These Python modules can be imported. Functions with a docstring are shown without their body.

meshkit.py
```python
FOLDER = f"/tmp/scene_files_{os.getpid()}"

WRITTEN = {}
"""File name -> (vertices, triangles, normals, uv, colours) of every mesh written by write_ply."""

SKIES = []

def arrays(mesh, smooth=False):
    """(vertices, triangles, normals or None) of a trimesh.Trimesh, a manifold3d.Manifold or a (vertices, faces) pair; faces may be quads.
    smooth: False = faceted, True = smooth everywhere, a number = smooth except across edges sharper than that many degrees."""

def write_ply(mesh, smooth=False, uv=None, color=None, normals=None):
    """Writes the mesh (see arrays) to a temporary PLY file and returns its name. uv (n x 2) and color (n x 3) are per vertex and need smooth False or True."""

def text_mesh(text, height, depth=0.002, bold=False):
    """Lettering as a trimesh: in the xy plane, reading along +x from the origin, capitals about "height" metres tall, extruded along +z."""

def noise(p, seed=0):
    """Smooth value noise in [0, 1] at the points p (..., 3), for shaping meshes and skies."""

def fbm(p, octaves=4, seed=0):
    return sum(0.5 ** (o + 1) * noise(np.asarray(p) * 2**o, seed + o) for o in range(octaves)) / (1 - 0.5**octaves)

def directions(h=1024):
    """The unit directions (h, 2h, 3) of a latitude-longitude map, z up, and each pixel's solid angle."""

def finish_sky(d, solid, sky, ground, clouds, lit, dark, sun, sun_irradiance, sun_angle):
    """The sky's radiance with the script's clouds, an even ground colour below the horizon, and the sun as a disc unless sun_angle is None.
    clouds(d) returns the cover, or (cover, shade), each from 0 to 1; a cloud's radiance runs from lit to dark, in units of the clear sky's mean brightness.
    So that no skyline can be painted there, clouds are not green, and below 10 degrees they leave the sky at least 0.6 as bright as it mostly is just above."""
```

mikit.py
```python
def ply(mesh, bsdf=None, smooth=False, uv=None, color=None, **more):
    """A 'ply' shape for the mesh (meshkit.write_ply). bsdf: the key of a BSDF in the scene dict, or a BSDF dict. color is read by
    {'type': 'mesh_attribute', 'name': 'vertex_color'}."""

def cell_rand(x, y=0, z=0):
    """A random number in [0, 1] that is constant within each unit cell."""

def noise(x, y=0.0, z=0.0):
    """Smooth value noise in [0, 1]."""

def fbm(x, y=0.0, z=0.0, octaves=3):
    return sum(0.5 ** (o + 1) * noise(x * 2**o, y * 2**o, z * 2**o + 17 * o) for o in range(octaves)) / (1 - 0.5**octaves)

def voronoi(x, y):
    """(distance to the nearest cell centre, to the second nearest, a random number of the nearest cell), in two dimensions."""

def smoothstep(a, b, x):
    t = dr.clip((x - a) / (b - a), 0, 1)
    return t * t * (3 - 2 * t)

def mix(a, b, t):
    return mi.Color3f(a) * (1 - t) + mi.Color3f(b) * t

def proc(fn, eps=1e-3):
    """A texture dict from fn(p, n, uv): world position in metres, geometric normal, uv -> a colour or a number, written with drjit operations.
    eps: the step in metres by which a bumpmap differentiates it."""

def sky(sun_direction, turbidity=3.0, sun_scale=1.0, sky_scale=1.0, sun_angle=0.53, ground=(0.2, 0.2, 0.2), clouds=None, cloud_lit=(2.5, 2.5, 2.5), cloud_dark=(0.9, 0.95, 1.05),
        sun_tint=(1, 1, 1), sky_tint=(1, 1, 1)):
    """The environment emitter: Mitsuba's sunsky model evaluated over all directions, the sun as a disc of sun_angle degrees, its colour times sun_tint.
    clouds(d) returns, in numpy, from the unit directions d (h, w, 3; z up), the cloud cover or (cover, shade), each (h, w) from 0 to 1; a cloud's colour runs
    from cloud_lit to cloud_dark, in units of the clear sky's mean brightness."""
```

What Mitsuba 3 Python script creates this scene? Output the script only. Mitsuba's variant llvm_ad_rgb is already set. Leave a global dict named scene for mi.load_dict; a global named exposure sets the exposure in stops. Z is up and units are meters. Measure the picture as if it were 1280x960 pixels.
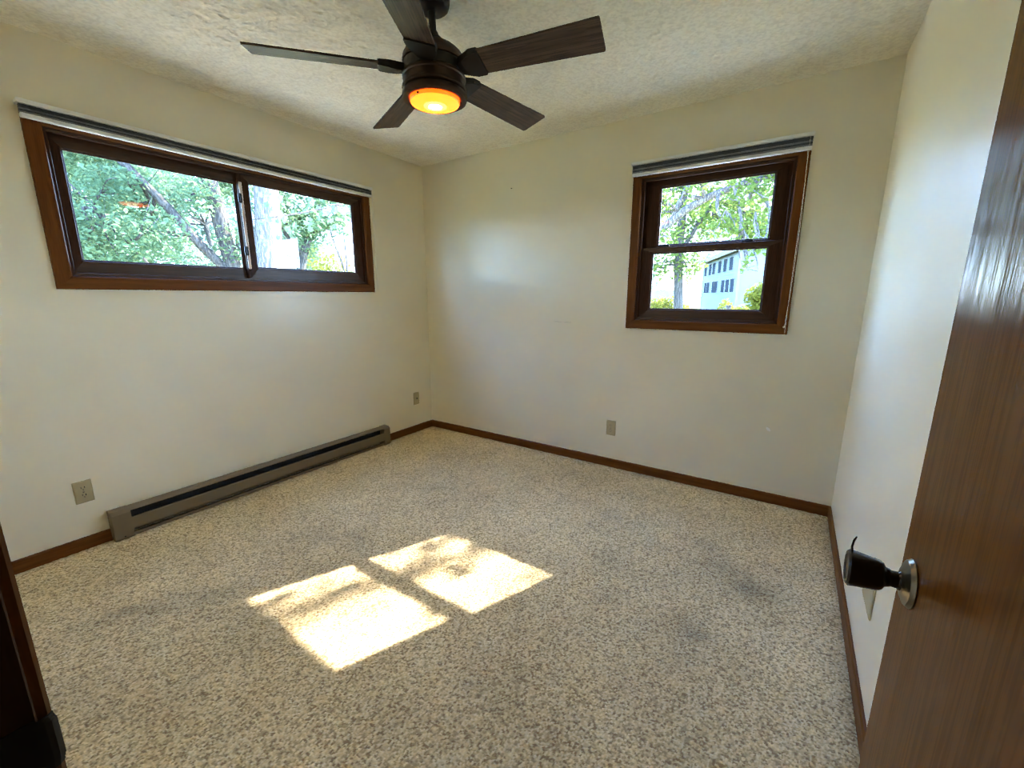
import math
import numpy as np, trimesh, manifold3d as m3, mitsuba as mi, drjit as dr, mikit
from mikit import proc, noise, fbm, voronoi, smoothstep, mix, ply

T = mi.ScalarTransform4f
scene, labels = {}, {}

# ------------------------------------------------------------------ camera, sky, sun, exposure
EYE = np.array([2.9547, -2.9805, 1.2953])
YAW, PITCH = math.radians(33.5804), math.radians(-11.797)
FWD = np.array([-math.sin(YAW) * math.cos(PITCH), math.cos(YAW) * math.cos(PITCH), math.sin(PITCH)])
scene['camera'] = {'type': 'perspective', 'fov': 101.197, 'fov_axis': 'x', 'near_clip': 0.02, 'far_clip': 500.0,
                   'to_world': T().look_at(origin=EYE.tolist(), target=(EYE + FWD).tolist(), up=[0, 0, 1])}
SUN = np.array([0.515, 1.19, 1.0])
scene['sky'] = mikit.sky(SUN, turbidity=3.0, sun_scale=2.3, sun_tint=(0.90, 1.0, 1.18), sky_tint=(0.83, 0.95, 1.22), sky_scale=11.0, sun_angle=0.53, ground=(0.25, 0.24, 0.18))
exposure = 3.8
LAMP_HOT, LAMP_GLOW = 45.0, 0.5

# ------------------------------------------------------------------ room dimensions (metres)
L, D, H = 3.2657, 2.96, 2.44          # room width along x, depth along -y, ceiling height
X, Y, Z = np.eye(3)

# ------------------------------------------------------------------ helpers
def key_for(base):
    if base not in scene and base not in labels:
        return base
    i = 1
    while f'{base}_{i:03d}' in scene or f'{base}_{i:03d}' in labels:
        i += 1
    return f'{base}_{i:03d}'

def put(base, mesh, bsdf, parent=None, label=None, cat=None, group=None, kind=None, smooth=False, shape=None, **kw):
    key = key_for(f'{parent}__{base}' if parent else base)
    scene[key] = shape if shape is not None else ply(mesh, bsdf, smooth=smooth, **kw)
    say(key, label, cat, group, kind)
    return key

def say(key, label=None, cat=None, group=None, kind=None):
    d = {k: v for k, v in dict(label=label, category=cat, group=group, kind=kind).items() if v}
    if d:
        labels[key] = d

def thing(base, label, cat=None, group=None, kind=None):
    key = key_for(base)
    say(key, label, cat, group, kind)
    return key

def cat(ms):
    return trimesh.util.concatenate([m for m in ms])

def box(lo, hi):
    lo, hi = np.minimum(lo, hi), np.maximum(lo, hi)
    return trimesh.creation.box(hi - lo, trimesh.transformations.translation_matrix((lo + hi) / 2))

def rbox(lo, hi, r=0.002):
    """A box with chamfered edges."""
    lo, hi = np.minimum(lo, hi).astype(float), np.maximum(lo, hi).astype(float)
    r = min(r, (hi - lo).min() * 0.45)
    pts = []
    for a in (0, 1):
        for b in (0, 1):
            for c in (0, 1):
                p = np.array([(lo, hi)[a][0], (lo, hi)[b][1], (lo, hi)[c][2]])
                s = np.array([1 - 2 * a, 1 - 2 * b, 1 - 2 * c])
                for k in range(3):
                    q = p + s * r
                    q[k] = p[k]
                    pts.append(q)
    return trimesh.convex.convex_hull(np.array(pts))

def solid(m):
    mm = m.to_mesh()
    return trimesh.Trimesh(mm.vert_properties[:, :3], mm.tri_verts, process=False)

def mbox(lo, hi):
    lo, hi = np.array(lo, float), np.array(hi, float)
    return m3.Manifold.cube((hi - lo).tolist()).translate(lo.tolist())

def lathe(profile, n=48, axis_mat=None):
    """profile: (r, z) pairs; revolved about z."""
    m = trimesh.creation.revolve(np.array(profile, float), sections=n)
    if axis_mat is not None:
        m.apply_transform(axis_mat)
    return m

def shift(x, y, z):
    return trimesh.transformations.translation_matrix([x, y, z])

def tube(points, radii, sides=8, rough=0.0, rng=None):
    p = np.asarray(points, float)
    t = np.gradient(p, axis=0)
    t /= np.linalg.norm(t, axis=1, keepdims=True) + 1e-12
    a = np.cross(t, np.where(np.abs(t[:, 2:]) < 0.9, [0, 0, 1.0], [1.0, 0, 0]))
    a /= np.linalg.norm(a, axis=1, keepdims=True) + 1e-12
    b = np.cross(t, a)
    ang = np.arange(sides) * 2 * np.pi / sides
    r = np.broadcast_to(radii, (len(p),))[:, None, None] * np.ones((1, sides, 1))
    if rough and rng is not None:
        r = r * (1 + rough * (rng.random((len(p), sides, 1)) - 0.5))
    v = p[:, None] + r * (np.cos(ang)[None, :, None] * a[:, None] + np.sin(ang)[None, :, None] * b[:, None])
    n = len(p)
    i, j = np.meshgrid(np.arange(n - 1), np.arange(sides), indexing='ij')
    q = np.stack([i * sides + j, i * sides + (j + 1) % sides, (i + 1) * sides + (j + 1) % sides, (i + 1) * sides + j], -1).reshape(-1, 4)
    v = np.vstack([v.reshape(-1, 3), p[:1], p[-1:]])
    f = [q[:, [0, 1, 2]], q[:, [0, 2, 3]]]
    k = np.arange(sides)
    f.append(np.stack([np.full(sides, n * sides), (k + 1) % sides, k], 1))
    f.append(np.stack([np.full(sides, n * sides + 1), (n - 1) * sides + k, (n - 1) * sides + (k + 1) % sides], 1))
    m = trimesh.Trimesh(v, np.vstack(f), process=False)
    return m

# wall frames: (u, v, d) with u along the wall, v up, d into the room
WL = lambda u, v, d: np.array([d, u, v])
WB = lambda u, v, d: np.array([u, -d, v])
WR = lambda u, v, d: np.array([L - d, u, v])
WF = lambda u, v, d: np.array([u, -D + d, v])

def wbox(W, u0, u1, v0, v1, d0, d1, r=0.002):
    return rbox(W(u0, v0, d0), W(u1, v1, d1), r)

def mitred(W, outer, inner, d0, d1, e=0.002):
    """Four mitred frame members: left, right, bottom, top (u0, u1, v0, v1 rectangles)."""
    a0, a1, b0, b1 = outer
    c0, c1, e0, e1 = inner
    quads = dict(left=[(a0, b0), (c0, e0), (c0, e1), (a0, b1)], right=[(a1, b0), (a1, b1), (c1, e1), (c1, e0)],
                 bottom=[(a0, b0), (a1, b0), (c1, e0), (c0, e0)], top=[(a0, b1), (c0, e1), (c1, e1), (a1, b1)])
    out = {}
    for n, q in quads.items():
        q = np.array(q, float)
        c = q.mean(0)
        g = 0.0004
        q = c + (q - c) * (1 - g / np.abs(q - c).max())
        small = q.copy()
        ax = 0 if n in ('left', 'right') else 1
        small[:, ax] = c[ax] + (q[:, ax] - c[ax]) * (1 - e / np.abs(q[:, ax] - c[ax]).max())
        pts = [W(u, v, d0) for u, v in q] + [W(u, v, d1 - e) for u, v in q] + [W(u, v, d1) for u, v in small]
        out[n] = trimesh.convex.convex_hull(np.array(pts))
    return out

def put_frame(name, W, outer, inner, d0, d1, parent, wood=('wood_v', 'wood_h'), e=0.002, label=None):
    for n, m in mitred(W, outer, inner, d0, d1, e).items():
        put(name, m, wood[0] if n in ('left', 'right') else wood[1], parent, label=label)

# ------------------------------------------------------------------ materials
def principled(color, rough=0.5, **kw):
    c = color if isinstance(color, dict) else {'type': 'rgb', 'value': list(color)}
    return {'type': 'principled', 'base_color': c, 'roughness': rough, **kw}

def two(b):
    return {'type': 'twosided', 'bsdf': b}

def bump(b, fn, scale, eps=1e-3):
    return {'type': 'bumpmap', 'arbitrary': proc(fn, eps), 'scale': scale, 'bsdf': b}

def wall_color(p, n, uv):
    m = fbm(p.x * 2.3, p.y * 2.3, p.z * 2.3, 3)
    c = mix((0.715, 0.65, 0.475), (0.765, 0.705, 0.54), m)
    # the pencil-thin scratch and the plaster chip on the back wall
    back = smoothstep(-0.012, -0.004, p.y)
    line = back * smoothstep(0.004, 0.0015, dr.abs(p.z - 1.098 - 0.004 * (noise(p.x * 40.0) - 0.5))) * smoothstep(1.35, 1.40, p.x) * smoothstep(1.73, 1.64, p.x) * smoothstep(0.35, 0.6, noise(p.x * 22.0, 3.0))
    chip = back * smoothstep(0.016, 0.009, dr.sqrt(dr.square((p.x - 2.896) * 0.8) + dr.square(p.z - 0.483 + 0.5 * (p.x - 2.896))) + 0.006 * noise(p.x * 160.0, p.z * 160.0))
    c = mix(c, (0.42, 0.39, 0.33), 0.6 * line)
    return mix(c, (0.86, 0.85, 0.82), chip)

def wall_bump(p, n, uv):
    return fbm(p.x * 70.0, p.y * 70.0, p.z * 70.0, 2)

scene['paint'] = two(bump(principled(proc(wall_color), 0.27, specular=0.55), wall_bump, 0.0012, 2e-3))

def ceil_color(p, n, uv):
    m = fbm(p.x * 1.6, p.y * 1.6, 0.0, 3)
    g = noise(p.x * 110.0, p.y * 110.0)
    c = noise(p.x * 105.0 + 5.0, p.y * 105.0)
    return mix((0.72, 0.67, 0.525), (0.86, 0.81, 0.655), 0.35 * m + 0.3 * g + 0.5 * smoothstep(0.2, 0.7, c))

def ceil_bump(p, n, uv):
    a = noise(p.x * 75.0, p.y * 75.0)
    return smoothstep(0.3, 0.8, a) + 0.5 * noise(p.x * 190.0, p.y * 190.0)

scene['ceiling_texture'] = two(bump({'type': 'diffuse', 'reflectance': proc(ceil_color)}, ceil_bump, 0.004, 2e-3))
scene['carpet'] = two({'type': 'diffuse', 'reflectance': {'type': 'mesh_attribute', 'name': 'vertex_color'}})

def wood_fn(kind, dark, light, seed):
    def fn(p, n, uv):
        if kind == 'v':
            a, b, c = p.x, p.y, p.z * 0.06
        elif kind == 'h':
            a, b, c = p.x * 0.06, p.y * 0.06, p.z
        g = fbm(a * 60.0 + seed, b * 60.0, c * 60.0, 3)
        f = noise(a * 420.0 + seed, b * 420.0, c * 420.0)
        return mix(dark, light, dr.clip(0.15 + 0.75 * g + 0.35 * (f - 0.5), 0, 1))
    return fn

scene['wood_v'] = two(principled(proc(wood_fn('v', (0.06, 0.017, 0.003), (0.18, 0.06, 0.012), 3.0)), 0.36, specular=0.15))
scene['wood_h'] = two(principled(proc(wood_fn('h', (0.062, 0.018, 0.003), (0.185, 0.064, 0.013), 5.0)), 0.36, specular=0.15))
scene['sash_v'] = two(principled(proc(wood_fn('v', (0.022, 0.008, 0.003), (0.065, 0.024, 0.009), 7.0)), 0.4, specular=0.15))
scene['sash_h'] = two(principled(proc(wood_fn('h', (0.024, 0.009, 0.003), (0.07, 0.026, 0.009), 9.0)), 0.35, specular=0.5))

def door_grain(p):
    w = p.y * 1.0 + 0.02 * (fbm(p.y * 6.0, p.z * 0.8, 1.0, 2) - 0.5)
    g = 0.5 * noise(w * 60.0, p.z * 1.6) + 0.5 * noise(w * 9.0, p.z * 2.2)
    s = smoothstep(0.45, 0.8, noise(w * 300.0, p.z * 5.0)) 
    return g, s

def door_color(p, n, uv):
    g, s = door_grain(p)
    pores = smoothstep(0.55, 0.8, noise(p.y * 620.0, p.z * 22.0))
    c = mix((0.105, 0.031, 0.002), (0.175, 0.06, 0.005), 0.30 + 0.45 * g)
    c = mix(c, (0.05, 0.013, 0.001), 0.32 * s)
    return mix(c, (0.09, 0.03, 0.01), 0.5 * pores)

def door_bump(p, n, uv):
    g, s = door_grain(p)
    return 1.0 - s - 0.6 * smoothstep(0.55, 0.8, noise(p.y * 620.0, p.z * 22.0))

scene['door_veneer'] = two(bump(principled(proc(door_color), 0.24, specular=0.13), door_bump, 0.0004, 6e-4))

def blade_color(p, n, uv):
    g = fbm(uv.x * 6.0, uv.y * 110.0, 0.0, 3)
    s = smoothstep(0.5, 0.75, noise(uv.x * 14.0, uv.y * 420.0))
    return mix(mix((0.024, 0.012, 0.007), (0.085, 0.046, 0.027), g), (0.016, 0.008, 0.005), 0.55 * s)

scene['blade_wood'] = two(principled(proc(blade_color), 0.42, specular=0.5))
scene['bronze'] = two(principled((0.045, 0.022, 0.011), 0.36, metallic=0.5))
scene['bronze_dark'] = two(principled((0.014, 0.009, 0.006), 0.42, metallic=0.3))
scene['heater_enamel'] = two(principled((0.155, 0.112, 0.06), 0.4, specular=0.5))
scene['heater_black'] = two(principled((0.012, 0.012, 0.013), 0.6))
scene['fin_metal'] = two(principled((0.05, 0.05, 0.052), 0.45, metallic=0.7))
scene['ivory'] = two(principled((0.40, 0.335, 0.19), 0.35, specular=0.5))
scene['slot_black'] = two(principled((0.01, 0.008, 0.006), 0.6))
scene['white_metal'] = two(principled((0.74, 0.73, 0.70), 0.35, specular=0.5))
scene['cord_white'] = two(principled((0.72, 0.68, 0.58), 0.6))
scene['vinyl_strip'] = two(principled((0.72, 0.62, 0.56), 0.4))

def pleat_color(p, n, uv):
    return mix((0.20, 0.205, 0.21), (0.30, 0.305, 0.30), noise(p.x * 9.0 + p.y * 9.0, p.z * 260.0))

scene['shade_fabric_dark'] = two(principled((0.075, 0.08, 0.085), 0.8))
scene['shade_fabric'] = two(principled(proc(pleat_color), 0.8))
scene['latch_metal'] = two(principled((0.02, 0.018, 0.016), 0.35, metallic=0.5))
scene['knob_bronze'] = two(principled((0.022, 0.018, 0.015), 0.22, metallic=0.6, specular=0.6))
scene['rosette_brass'] = two(principled((0.22, 0.19, 0.14), 0.25, metallic=0.9))
scene['glass_pane'] = {'type': 'thindielectric', 'int_ior': 1.5}
scene['hall_paint'] = two({'type': 'diffuse', 'reflectance': {'type': 'rgb', 'value': [0.55, 0.5, 0.4]}})
scene['siding_white'] = two({'type': 'diffuse', 'reflectance': {'type': 'rgb', 'value': [0.6, 0.6, 0.58]}})

# ------------------------------------------------------------------ room shell
WT = 0.12
def wall_mesh(lo, hi, holes):
    m = mbox(lo, hi)
    for a, b in holes:
        m = m - mbox(a, b)
    return solid(m)

put('wall_left', wall_mesh([-WT, -D - 0.12, -0.5], [0, WT, H], [([-WT - 1, -2.43, 1.37], [1, -0.65, 2.09])]), 'paint', kind='structure', label='off-white left wall with the wide low window and the baseboard heater')
put('wall_back', wall_mesh([0, 0, -0.5], [L, WT, H], [([1.98, -1, 1.10], [2.905, 1, 2.09])]), 'paint', kind='structure', label='off-white far wall with the small two-pane window')
put('wall_right', wall_mesh([L, -D - 0.12, -0.5], [L + WT, WT, H], []), 'paint', kind='structure', label='off-white right wall behind the open door')
DX0, DX1, DH = 2.42, 3.18, 2.05       # doorway
put('wall_front', wall_mesh([0, -D - 0.12, -0.2], [L, -D, H], [([DX0 - 0.02, -9, -0.001], [DX1 + 0.02, 9, DH + 0.02])]), 'paint', kind='structure', label='wall of the doorway at the camera')
def stippled_ceiling():
    from scipy.ndimage import gaussian_filter
    rng = np.random.default_rng(5)
    nx, ny = 520, 490
    gx, gy = np.meshgrid(np.linspace(-0.01, L + 0.01, nx), np.linspace(-D - 0.11, 0.01, ny))
    a = gaussian_filter(rng.standard_normal(gx.shape), 0.8)
    b = gaussian_filter(rng.standard_normal(gx.shape), 1.5)
    h = np.clip(a / a.std() * 0.6 + b / b.std() * 0.6, -0.4, 1.8)
    z = H - 0.0028 * (h + 0.4)
    k = (np.arange(ny - 1)[:, None] * nx + np.arange(nx - 1)[None]).ravel()
    f = np.concatenate([np.stack([k, k + nx + 1, k + 1], 1), np.stack([k, k + nx, k + nx + 1], 1)])
    return trimesh.Trimesh(np.stack([gx, gy, z], -1).reshape(-1, 3), f, process=False)
put('ceiling', stippled_ceiling(), 'ceiling_texture', kind='structure', smooth=True, label='stippled off-white ceiling')
put('ceiling_slab', box([-WT, -D - 0.12, H + 0.0005], [L + WT, WT, H + 0.08]), 'hall_paint', kind='structure', label='slab above the stippled ceiling')
put('roof', box([-0.2, -4.9, H + 0.09], [L + 0.9, 0.2, H + 0.25]), 'siding_white', kind='structure', label='flat roof slab over the room')
# hallway the camera stands in
hy0, hy1, hx0, hx1 = -D - 1.35, -D - 0.12, 1.4, 4.0
put('wall_hall', cat([box([hx0 - 0.1, hy0 - 0.1, -0.2], [hx1 + 0.1, hy0, H]), box([hx0 - 0.1, hy0, -0.2], [hx0, hy1, H]), box([hx1, hy0, -0.2], [hx1 + 0.1, hy1, H]), box([L + WT, hy1, -0.2], [hx1 + 0.1, hy1 + 0.1, H])]), 'hall_paint', kind='structure', label='hallway walls behind the doorway')
put('ceiling_hall', box([hx0 - 0.1, hy0 - 0.1, H], [hx1 + 0.1, hy1, H + 0.08]), 'hall_paint', kind='structure', label='hallway ceiling')
put('floor_hall', box([hx0 - 0.1, hy0 - 0.1, -0.12], [hx1 + 0.1, hy1, -0.006]), 'hall_paint', kind='structure', label='hallway floor')

# carpet: looped pile as a displaced surface with one colour per loop
def carpet():
    rng = np.random.default_rng(7)
    s = 0.0034
    nx, ny = int(L / s), int((D + 0.118) / s)
    xs, ys = np.linspace(0.0, L, nx), np.linspace(-D - 0.118, 0.0, ny)
    gx, gy = np.meshgrid(xs, ys)
    pitch = 0.006
    cx, cy = gx / pitch, (gy + D + 0.2) / pitch
    N, M = int(L / pitch) + 4, int((D + 0.3) / pitch) + 4
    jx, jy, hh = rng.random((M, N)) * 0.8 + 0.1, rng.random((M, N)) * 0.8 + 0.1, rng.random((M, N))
    tone = rng.random((M, N))
    best, tn = np.full(gx.shape, -1.0), np.zeros(gx.shape)
    ix, iy = np.floor(cx).astype(int), np.floor(cy).astype(int)
    for a in (-1, 0, 1):
        for b in (-1, 0, 1):
            kx, ky = np.clip(ix + a, 0, N - 1), np.clip(iy + b, 0, M - 1)
            d2 = (ix + a + jx[ky, kx] - cx) ** 2 + (iy + b + jy[ky, kx] - cy) ** 2
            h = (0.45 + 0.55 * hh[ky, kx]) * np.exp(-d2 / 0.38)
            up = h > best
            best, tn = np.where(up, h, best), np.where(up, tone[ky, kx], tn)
    z = 0.005 * best - 0.002
    from scipy.ndimage import gaussian_filter
    blotch = lambda sig: (lambda q: (q - q.mean()) / q.std())(gaussian_filter(rng.standard_normal(gx.shape), sig / s))
    base = np.array([0.73, 0.62, 0.41])
    t = tn[..., None]
    col = np.where(t < 0.13, [0.36, 0.27, 0.15], np.where(t < 0.36, [0.53, 0.43, 0.26], np.where(t < 0.72, base, [0.86, 0.765, 0.555])))
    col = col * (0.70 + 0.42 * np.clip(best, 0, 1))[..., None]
    col *= (1 + 0.035 * blotch(0.05) + 0.035 * blotch(0.18))[..., None]
    def stain(x, y, rx, ry, ang, k, tint=(1, 0.97, 0.9)):
        ca, sa = math.cos(ang), math.sin(ang)
        u, w = ((gx - x) * ca + (gy - y) * sa) / rx, (-(gx - x) * sa + (gy - y) * ca) / ry
        g = k * np.exp(-(u * u + w * w)) * np.clip(1 + 0.22 * b1, 0.5, 1.4)
        nonlocal col
        col = col * (1 - g[..., None] * np.array(tint))
    b1 = blotch(0.03)
    for a in [(2.69, -0.73, 0.12, 0.07, -0.6, 0.22), (2.82, -0.92, 0.18, 0.10, -0.7, 0.26), (2.95, -1.0, 0.12, 0.07, 0.2, 0.15), (2.776, -1.416, 0.06, 0.035, 0.5, 0.36),
              (2.72, -1.36, 0.10, 0.05, 0.5, 0.14), (0.80, -2.57, 0.16, 0.06, 1.0, 0.30), (0.95, -2.35, 0.2, 0.07, 1.0, 0.14), (2.25, -1.95, 0.16, 0.28, 0.2, 0.16),
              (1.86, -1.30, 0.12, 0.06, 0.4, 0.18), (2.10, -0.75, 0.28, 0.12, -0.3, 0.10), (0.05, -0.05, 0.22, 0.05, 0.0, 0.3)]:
        stain(*a)
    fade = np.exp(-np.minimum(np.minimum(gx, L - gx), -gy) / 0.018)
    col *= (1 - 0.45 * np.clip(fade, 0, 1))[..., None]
    col = col * np.array([1.03, 0.985, 0.89])
    v = np.stack([gx, gy, z], -1).reshape(-1, 3)
    i, j = np.meshgrid(np.arange(ny - 1), np.arange(nx - 1), indexing='ij')
    k = i * nx + j
    f = np.concatenate([np.stack([k, k + 1, k + nx + 1], -1).reshape(-1, 3), np.stack([k, k + nx + 1, k + nx], -1).reshape(-1, 3)])
    return trimesh.Trimesh(v, f, process=False), np.clip(col, 0, 1).reshape(-1, 3)

cm, cc = carpet()
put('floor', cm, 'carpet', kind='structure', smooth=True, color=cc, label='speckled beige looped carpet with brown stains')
put('floor_base', box([-WT, -D - 0.12, -0.14], [L + WT, WT, -0.02]), 'hall_paint', kind='structure', label='subfloor below the carpet')

# baseboards: 62 mm high, eased top
def baseboard(W, u0, u1, name, label):
    hb, tk = 0.066, 0.012
    prof = [(0, -0.01), (tk, -0.01), (tk, hb - 0.006), (tk - 0.005, hb), (0, hb)]
    pts = [W(u, v, d) for u in (u0, u1) for d, v in prof]
    put(name, trimesh.convex.convex_hull(np.array(pts)), 'wood_h', kind='structure', label=label)

HY0, HY1 = -2.461, -0.596            # heater
baseboard(WL, -D, HY0 - 0.001, 'baseboard_left', 'brown baseboard between the heater and the doorway')
baseboard(WL, HY1 + 0.001, 0, 'baseboard_left', 'short brown baseboard between the heater and the corner')
baseboard(WB, 0.012, L - 0.012, 'baseboard_back', 'brown baseboard under the small window')
baseboard(WR, -D, 0, 'baseboard_right', 'brown baseboard along the right wall')
baseboard(WF, 0.012, DX0 - 0.075, 'baseboard_front', 'brown baseboard on the doorway wall')

# ------------------------------------------------------------------ windows
def pane(W, r, d, parent):
    q = np.array([W(r[0], r[2], d), W(r[1], r[2], d), W(r[1], r[3], d), W(r[0], r[3], d)])
    put('pane', trimesh.Trimesh(q, [[0, 1, 2], [0, 2, 3]], process=False), 'glass_pane', parent)

def sash(W, outer, opening, d0, d1, parent, glass_d):
    s = thing(f'{parent}__sash', None)
    put_frame('rail', W, outer, opening, d0, d1, s, ('sash_v', 'sash_h'), e=0.004)
    for x in ('left',):
        pane(W, (opening[0] - 0.004, opening[1] + 0.004, opening[2] - 0.004, opening[3] + 0.004), glass_d, s)
    # glazing bead stepping down to the glass
    g = 0.006
    put_frame('glazing_bead', W, (opening[0] - 0.001, opening[1] + 0.001, opening[2] - 0.001, opening[3] + 0.001), (opening[0] + g, opening[1] - g, opening[2] + g, opening[3] - g), glass_d + 0.001, d1 - 0.008, s, ('sash_v', 'sash_h'), e=0.003)

w1 = thing('window_1', 'wide two-pane sliding window with brown wood frame on the left wall', kind='structure')
put_frame('casing', WL, (-2.468, -0.618, 1.328, 2.115), (-2.406, -0.677, 1.390, 2.055), 0.0, 0.018, w1, e=0.004)
put_frame('jamb', WL, (-2.429, -0.651, 1.371, 2.089), (-2.401, -0.682, 1.395, 2.050), -0.105, 0.0005, w1, ('sash_v', 'sash_h'))
put_frame('stop_bead', WL, (-2.402, -0.681, 1.394, 2.051), (-2.390, -0.694, 1.408, 2.038), -0.016, -0.004, w1, ('sash_v', 'sash_h'))
sash(WL, (-2.400, -1.545, 1.396, 2.049), (-2.343, -1.584, 1.470, 1.987), -0.082, -0.052, w1, -0.066)
sash(WL, (-1.578, -0.683, 1.396, 2.049), (-1.517, -0.755, 1.477, 1.996), -0.048, -0.018, w1, -0.033)
put('weatherstrip', wbox(WL, -1.578, -1.561, 1.468, 1.992, -0.0185, -0.012, 0.001), 'vinyl_strip', w1, label='pale strip on the edge of the sliding sash')
for vz in (1.895, 1.578):
    lt = put('latch', wbox(WL, -1.592, -1.570, vz - 0.028, vz + 0.028, -0.020, -0.004, 0.004), 'latch_metal', w1, label='black latch on the sash edge')
    put('lever', tube([WL(-1.584, vz + 0.02, -0.004), WL(-1.584, vz, 0.004), WL(-1.586, vz - 0.02, 0.010)], [0.004, 0.004, 0.003], 8), 'latch_metal', lt)

w2 = thing('window_2', 'small two-pane window with brown wood frame on the far wall', kind='structure')
put_frame('casing', WB, (1.957, 2.930, 1.073, 2.115), (2.013, 2.872, 1.131, 2.055), 0.0, 0.018, w2, e=0.004)
put_frame('jamb', WB, (1.981, 2.904, 1.101, 2.089), (2.018, 2.867, 1.136, 2.050), -0.105, 0.0005, w2, ('sash_v', 'sash_h'))
put_frame('stop_bead', WB, (2.017, 2.868, 1.135, 2.051), (2.032, 2.853, 1.150, 2.036), -0.022, -0.006, w2, ('sash_v', 'sash_h'))
sash(WB, (2.020, 2.865, 1.138, 1.618), (2.102, 2.777, 1.207, 1.580), -0.060, -0.026, w2, -0.045)
sash(WB, (2.020, 2.865, 1.598, 2.048), (2.120, 2.773, 1.632, 2.002), -0.100, -0.066, w2, -0.085)
for u in (2.175, 2.665):
    lt = put('sash_lock', wbox(WB, u - 0.032, u + 0.032, 1.6185, 1.628, -0.058, -0.032, 0.003), 'latch_metal', w2, label='dark sash lock on the meeting rail')
    put('lever', tube([WB(u - 0.02, 1.63, -0.045), WB(u, 1.633, -0.042), WB(u + 0.03, 1.629, -0.034)], [0.004, 0.005, 0.003], 8), 'latch_metal', lt)

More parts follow.
